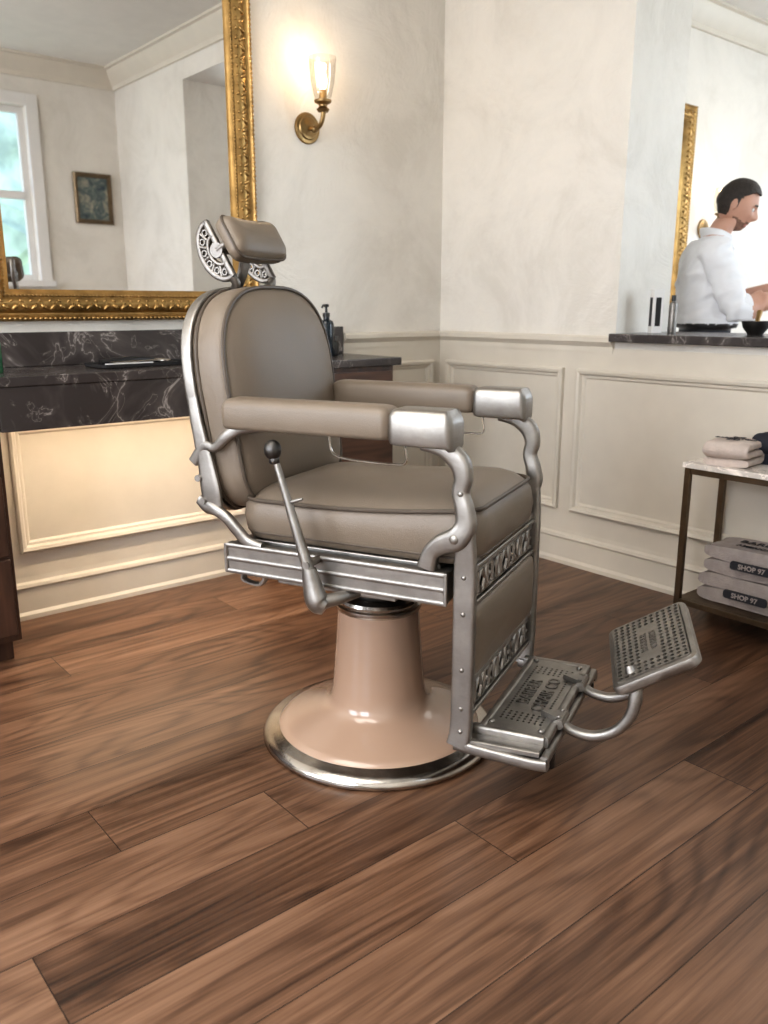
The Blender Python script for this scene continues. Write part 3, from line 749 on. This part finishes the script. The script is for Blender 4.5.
for sgn in (-1, 1):
    sweep(bm, [(-.12, sgn*.01, .016), (0, 0, .017), (.07, -sgn*.012, .018)], [(.003, .006), (.003, .006), (.003, .005)], ref=(0, 0, 1), n=8)
    ring = [(.09+.02*math.cos(a*math.pi/6), -sgn*.024+.014*math.sin(a*math.pi/6), .018) for a in range(12)]
    sweep(bm, ring, .004, n=8, sub=1, closed=True)
mk("scissors", bm, CHROME, e)
bm = bmesh.new(); sweep(bm, [(-.14, .05, .014), (-.02, .05, .018), (.1, .05, .014)], [(.010, .012), (.014, .018), (.008, .010)], ref=(0, 0, 1), p=4); mk("clipper", bm, BLACK, e)
bm = bmesh.new(); bx(bm, -.16, .02, -.06, -.045, .010, .016)
for i in range(40): bx(bm, -.158+i*.0044, -.156+i*.0044, -.045, -.030, .011, .015)
mk("tray_comb", bm, WHITEP, e)
# items on ledge
e = empty("product_box", (.14, -1.20, 1.0855), -.5)
bm = bmesh.new(); bx(bm, -.024, .024, -.018, .018, 0, .185); mk("carton", bm, WHITEP, e, bevel=.002)
bm = bmesh.new(); bx(bm, -.012, .012, -.0195, -.018, .03, .15); bx(bm, -.0255, -.024, -.010, .010, .03, .15); mk("label", bm, BLACK, e, bevel=.0003)
e = empty("hair_product_bottle", (.20, -1.245, 1.0855))
bm = bmesh.new(); r = .018; h = .16; lathe(bm, [(0, 0), (r*.94, 0), (r, .004), (r, h*.74), (r*.8, h*.8), (r*.45, h*.82), (r*.45, h*.86)], 28); mk("body", bm, METAL2, e, angle=40)
bm = bmesh.new(); lathe(bm, [(r*.55, h*.84), (r*.55, h*.98), (r*.5, h), (0, h)], 24); mk("cap", bm, BLACK, e, angle=40)
e = empty("shaving_bowl", (.24, -1.60, 1.0855))
bm = bmesh.new(); lathe(bm, [(0, 0), (.03, 0), (.032, .006), (.05, .03), (.056, .055), (.052, .055), (.046, .032), (0, .012)], 36); mk("bowl", bm, DARKM, e, angle=60)
bm = bmesh.new(); sweep(bm, [(.0, 0, .02), (.03, .01, .06), (.06, .02, .09)], [.008, .009, .012], n=12); mk("shaving_brush", bm, BRASS, e)

# ------------------------------------------------------------------ MAN
man = empty("standing_man", (.81, -1.05, 0), math.radians(-50))
bm = bmesh.new()
def loft(bm, secs, n=24, mi=0):
    rings = []
    for (cx, cy, cz, rx, ry) in catmull(secs, 4):
        rings.append([bm.verts.new((cx+rx*math.copysign(abs(math.cos(a))**.85, math.cos(a)), cy+ry*math.copysign(abs(math.sin(a))**.85, math.sin(a)), cz)) for a in [2*math.pi*k/n for k in range(n)]])
    for a, b in zip(rings, rings[1:]):
        for k in range(n): bm.faces.new((a[k], a[(k+1) % n], b[(k+1) % n], b[k]))
    bm.faces.new(rings[0]); bm.faces.new(rings[-1])
loft(bm, [(0, 0, .88, .11, .15), (0, 0, .98, .125, .172), (0, 0, 1.08, .118, .158), (.0, 0, 1.12, .128, .165), (.0, 0, 1.18, .130, .168), (-.005, 0, 1.30, .132, .182), (-.01, 0, 1.40, .122, .192), (-.01, 0, 1.47, .098, .165), (.005, 0, 1.515, .068, .09), (.02, 0, 1.54, .056, .062)])
loft(bm, [(.0, 0, 1.48, .060, .064), (.03, 0, 1.55, .058, .060), (.065, 0, 1.61, .058, .058)])
SH = {}
for s in (-1, 1):
    el = (.09, s*.265, 1.195) if s < 0 else (.12, s*.25, 1.20)
    wr = (.34, s*.20, 1.245) if s < 0 else (.37, s*.10, 1.30)
    sh = (-.01, s*.180, 1.440)
    SH[s] = (el, wr)
    mid = tuple((a+b)/2 for a, b in zip(sh, el))
    m2 = tuple(a*.6+b*.4 for a, b in zip(el, wr))
    sweep(bm, [(-.01, s*.10, 1.45), sh, mid, el, m2, wr, tuple(b+(b-a)*.06 for a, b in zip(el, wr))], [.07, .070, .060, .052, .046, .028, .026], n=16, sub=5)
    sweep(bm, [(0, s*.085, .95), (.0, s*.095, .78), (.005, s*.10, .50), (-.01, s*.105, .28), (-.02, s*.11, .08)], [.10, .092, .066, .062, .052], n=16, sub=5)
    sweep(bm, [(-.05, s*.11, .05), (.02, s*.115, .05), (.10, s*.125, .04), (.18, s*.13, .03)], [(.045, .042), (.048, .05), (.05, .038), (.042, .026)], ref=(0, 1, 0), n=16, sub=4)
body = mk("body", bm, [SKIN, SHIRT, PANTS, BLACK], man)
md = body.modifiers.new("r", 'REMESH'); md.mode = 'VOXEL'; md.voxel_size = .009; md.use_smooth_shade = True
md = body.modifiers.new("s", 'SMOOTH'); md.iterations = 6; md.factor = .5
bake(body)
me = body.data
if len(me.materials) < 4:
    me.materials.clear()
    for m_ in (SKIN, SHIRT, PANTS, BLACK): me.materials.append(m_)
nrm = [v.normal.copy() for v in me.vertices]
for v in me.vertices:
    c = v.co
    if 1.1 < c.z < 1.5 and c.x < .2:
        k = noise.noise(V((c.x*5+c.z*4, c.y*5, c.z*9-c.x*7)))
        k2 = noise.noise(V((c.x*9-c.z*8, c.y*9, c.z*14+c.y*9)))
        fold = max(-.5, 1-abs(k)*2.4)*(.013 if c.z < 1.36 else .008) + max(-.3, 1-abs(k2)*3)*.008
        v.co += nrm[v.index]*fold
        if c.z < 1.15: v.co += nrm[v.index]*.008
for p in me.polygons:
    c = p.center; p.use_smooth = True
    k = 1
    if c.z < .06: k = 3
    elif c.z < 1.085: k = 2
    elif c.z < 1.115 and abs(c.x) < .18 and abs(c.y) < .2: k = 3
    if c.z > 1.525 and c.x > -.2: k = 0
    for s in (-1, 1):
        el, wr = V(SH[s][0]), V(SH[s][1]); d = wr-el; t = (c-el).dot(d)/d.length_squared
        if t > .16 and (c-el-d*t).length < .075 and c.x > .10: k = 0
    p.material_index = k
bm = bmesh.new()
for s in (-1, 1):
    el, wr = V(SH[s][0]), V(SH[s][1]); d = wr-el
    sweep(bm, [el+d*.02, el+d*.10, el+d*.18, el+d*.195], [.054, .057, .055, .046], n=20, sub=4)
for s in (-1, 1):
    sweep(bm, [(-.055, s*.004, 1.545), (-.035, s*.045, 1.545), (.02, s*.068, 1.533), (.070, s*.045, 1.513), (.097, s*.02, 1.485)], [(.022, .006), (.022, .007), (.022, .007), (.022, .006), (.018, .005)], ref=(-.2, 0, 1), n=10, sub=5)
for z in (1.44, 1.38, 1.32, 1.26, 1.20): ball(bm, (.124 if z < 1.41 else .108, 0, z), (.004, .006, .006), 8)
mk("shirt_collar_and_cuffs", bm, SHIRT, man, angle=70)
# hands
for s in (-1, 1):
    el, wr = V(SH[s][0]), V(SH[s][1]); d = (wr-el).normalized()
    side = V((0, 0, 1)).cross(d).normalized()*s
    inn = -side; up = d.cross(side).normalized(); up = up if up.z > 0 else -up
    bm = bmesh.new()
    P0 = wr
    sweep(bm, [P0-d*.02, P0+d*.02, P0+d*.06, P0+d*.095], [(.025, .02), (.03, .017), (.042, .016), (.040, .013)], ref=tuple(side), n=16, sub=4, p=2.6)
    for k, (off, ln) in enumerate(((.030, .068), (.010, .078), (-.011, .072), (-.031, .056))):
        b0 = P0+d*.085+inn*off
        dn = -up
        c0 = b0; c1 = b0+d*ln*.42+dn*ln*.10; c2 = c1+d*ln*.24+dn*ln*.24; c3 = c2+d*ln*.06+dn*ln*.28
        sweep(bm, [c0-d*.02, c0, c1, c2, c3], [.009, .0095, .009, .0082, .0065], n=10, sub=3)
    t0 = P0+d*.025+inn*.022
    sweep(bm, [t0, t0+inn*.025+d*.022-up*.008, t0+inn*.032+d*.05-up*.02, t0+inn*.026+d*.075-up*.028], [.013, .012, .010, .0075], n=10, sub=3)
    h = mk("hand_left" if s > 0 else "hand_right", bm, SKIN, man)
    md = h.modifiers.new("r", 'REMESH'); md.mode = 'VOXEL'; md.voxel_size = .0035; md.use_smooth_shade = True
    md = h.modifiers.new("s", 'SMOOTH'); md.iterations = 3
bm = bmesh.new(); wr = V(SH[-1][1]); bx(bm, -.01, .01, -.09, .09, -.002, .002)
mk("comb", bm, BLACK, man, loc=wr+V((.10, .03, -.022)), rot=(0, .3, .5), bevel=.001)
# head
HCN = V((.098, 0, 1.668)); HR = Matrix.Rotation(math.radians(-12), 4, 'Z') @ Matrix.Rotation(math.radians(22), 4, 'Y')
def g(a, s): return math.exp(-(a/s)**2)
def headpt(u, off=0):
    x, y, z = u
    p = V((x*.099, y*.077, z*.122))
    if z < 0:
        p.y *= 1-.30*(-z)**1.3
        if x < 0: p.x *= 1-.45*(-z)
        else: p.x *= 1+.04*(-z)
    if x < 0 and z > -.2: p.x *= 1.04
    if x > 0:
        yy, zz = p.y, p.z
        p.x = min(p.x, .094)
        nose = .027*g(yy, .011)*(g(zz+.028, .018) if zz < -.028 else g(zz+.028, .034))
        nose += .006*g(abs(yy)-.012, .008)*g(zz+.034, .010)
        p.x += nose
        p.x += .006*g(abs(yy)-.028, .022)*g(zz-.022, .011)
        p.x -= .011*g(abs(yy)-.031, .014)*g(zz-.002, .012)
        p.x += .007*g(yy, .022)*g(zz+.066, .008) - .005*g(yy, .026)*g(zz+.072, .003) + .007*g(yy, .020)*g(zz+.079, .007)
        p.x += .016*g(yy, .030)*g(zz+.104, .018)
        p.x += .005*g(abs(yy)-.045, .018)*g(zz+.025, .02)
    if off: p += V(u).normalized()*off
    return p
HS = (.95, .95, .95)
bm = bmesh.new(); bmesh.ops.create_uvsphere(bm, u_segments=72, v_segments=60, radius=1)
dirs = {v: v.co.copy() for v in bm.verts}
for v in bm.verts: v.co = headpt(dirs[v])
for f in bm.faces:
    c = f.calc_center_median()
    jaw = -.056 - .30*max(0, c.x-.03) if abs(c.y) > .03 else -.058
    if abs(c.y) < .022 and -.080 < c.z < -.064 and c.x > .06: f.material_index = 2
    elif c.z < jaw and c.x > .005: f.material_index = 1
for s in (-1, 1):
    ball(bm, (-.010, s*.077, -.005), (.017, .007, .031), 14); ball(bm, (-.002, s*.081, -.008), (.009, .004, .018), 10)
o = mk("head", bm, [SKIN, STUB, LIPS], man, angle=80, loc=HCN, rot=HR.to_euler()); o.scale = HS
bm = bmesh.new()
for s in (-1, 1):
    ball(bm, (.0775, s*.031, .002), .0115, 14, 0); ball(bm, (.0867, s*.031, .0), (.0035, .005, .005), 10, 1)
    sweep(bm, [(.092, s*.014, .020), (.094, s*.030, .026), (.083, s*.048, .022)], [(.004, .004), (.005, .004), (.003, .002)], ref=(0, 0, 1), mi=1, n=8)
o = mk("eyes_and_brows", bm, [EYEW, HAIR], man, loc=HCN, rot=HR.to_euler()); o.scale = HS
bm = bmesh.new(); bmesh.ops.create_uvsphere(bm, u_segments=72, v_segments=60, radius=1)
dirs = {v: v.co.copy() for v in bm.verts}
kill = []
for f in bm.faces:
    u = sum((dirs[v] for v in f.verts), V())/len(f.verts)
    if u.x > .55: zl = .58
    elif u.x > .20: zl = .58-(.55-u.x)*.55
    elif u.x > -.12: zl = -.12 if u.x < .10 else .25
    elif u.x > -.30: zl = .08-(-.12-u.x)*3.2
    else: zl = -.50
    if u.z < zl: kill.append(f)
bmesh.ops.delete(bm, geom=kill, context='FACES')
for v in bm.verts:
    u = dirs[v]; top = max(0, u.z)
    edge = max(0, min(1, (u.z+.6)*1.2))
    v.co = headpt(u, .002+(.005*top+.012*max(0, u.x)*top)*edge+.0018*noise.noise(u*16))
o = mk("hair", bm, HAIR, man, angle=80, loc=HCN, rot=HR.to_euler()); solidify(o, .005); o.scale = HS

# ------------------------------------------------------------------ LIGHTS
def area(name, loc, rot, sx, sy, e, col):
    l = bpy.data.lights.new(name, 'AREA'); l.shape = 'RECTANGLE'; l.size = sx; l.size_y = sy; l.energy = e; l.color = col
    o = bpy.data.objects.new(name, l); COL.objects.link(o); o.location = loc; o.rotation_euler = [math.radians(a) for a in rot]
area("window_daylight_1", (XW-.12, -2.8, 1.75), (0, -90, 0), 1.9, 1.4, 82, (.97, .98, 1))
area("window_daylight_2", (XW-.12, -1.0, 1.75), (0, -90, 0), 1.9, 1.2, 56, (.97, .98, 1))
area("window_daylight_3", (XE+.12, -1.95, 1.75), (0, 90, 0), 1.9, 1.9, 50, (.86, .93, 1))
area("window_daylight_4", (1.9, YS-.12, 1.8), (90, 0, 0), 1.8, 1.8, 60, (.84, .91, 1))
area("added_ceiling_fill_1", (-3.5, -1.9, H-.03), (0, 0, 0), 1.6, 2.0, 56, (1, .94, .86))  # soft fill lamp added below the ceiling to brighten the room, no fixture
area("added_ceiling_fill_2", (2.6, -2.0, H-.03), (0, 0, 0), 2.0, 2.0, 20, (1, .95, .88))  # added fill for the second room, stands for no actual ceiling lamp
area("under_counter_light", (-1.78, -.30, .915), (-20, 0, 0), 1.1, .04, 11, (1, .80, .58))
w = bpy.data.worlds.new("sky"); SC.world = w; w.use_nodes = True; nt = w.node_tree
bg = nt.nodes["Background"]; sk = nt.nodes.new("ShaderNodeTexSky"); sk.sky_type = 'HOSEK_WILKIE'; sk.sun_direction = (.3, -.4, .85); sk.turbidity = 7
nt.links.new(sk.outputs[0], bg.inputs[0]); bg.inputs[1].default_value = 13
# ------------------------------------------------------------------ CAMERA
cam = bpy.data.cameras.new("camera"); co = bpy.data.objects.new("camera", cam); COL.objects.link(co)
co.location = (-3.149, -3.313, 1.2); co.rotation_euler = (math.radians(90-13.78), 0, math.radians(-39.8))
cam.sensor_fit = 'VERTICAL'; cam.sensor_height = 36; cam.lens = 840/1024*36; cam.clip_start = .05
cam.dof.use_dof = True; cam.dof.focus_distance = 2.30; cam.dof.aperture_fstop = 3.4
SC.camera = co
SC.view_settings.view_transform = 'Standard'; SC.view_settings.exposure = 0
for lk in ('Medium High Contrast', 'Medium Contrast', 'None'):
    try:
        SC.view_settings.look = lk; break
    except Exception: pass
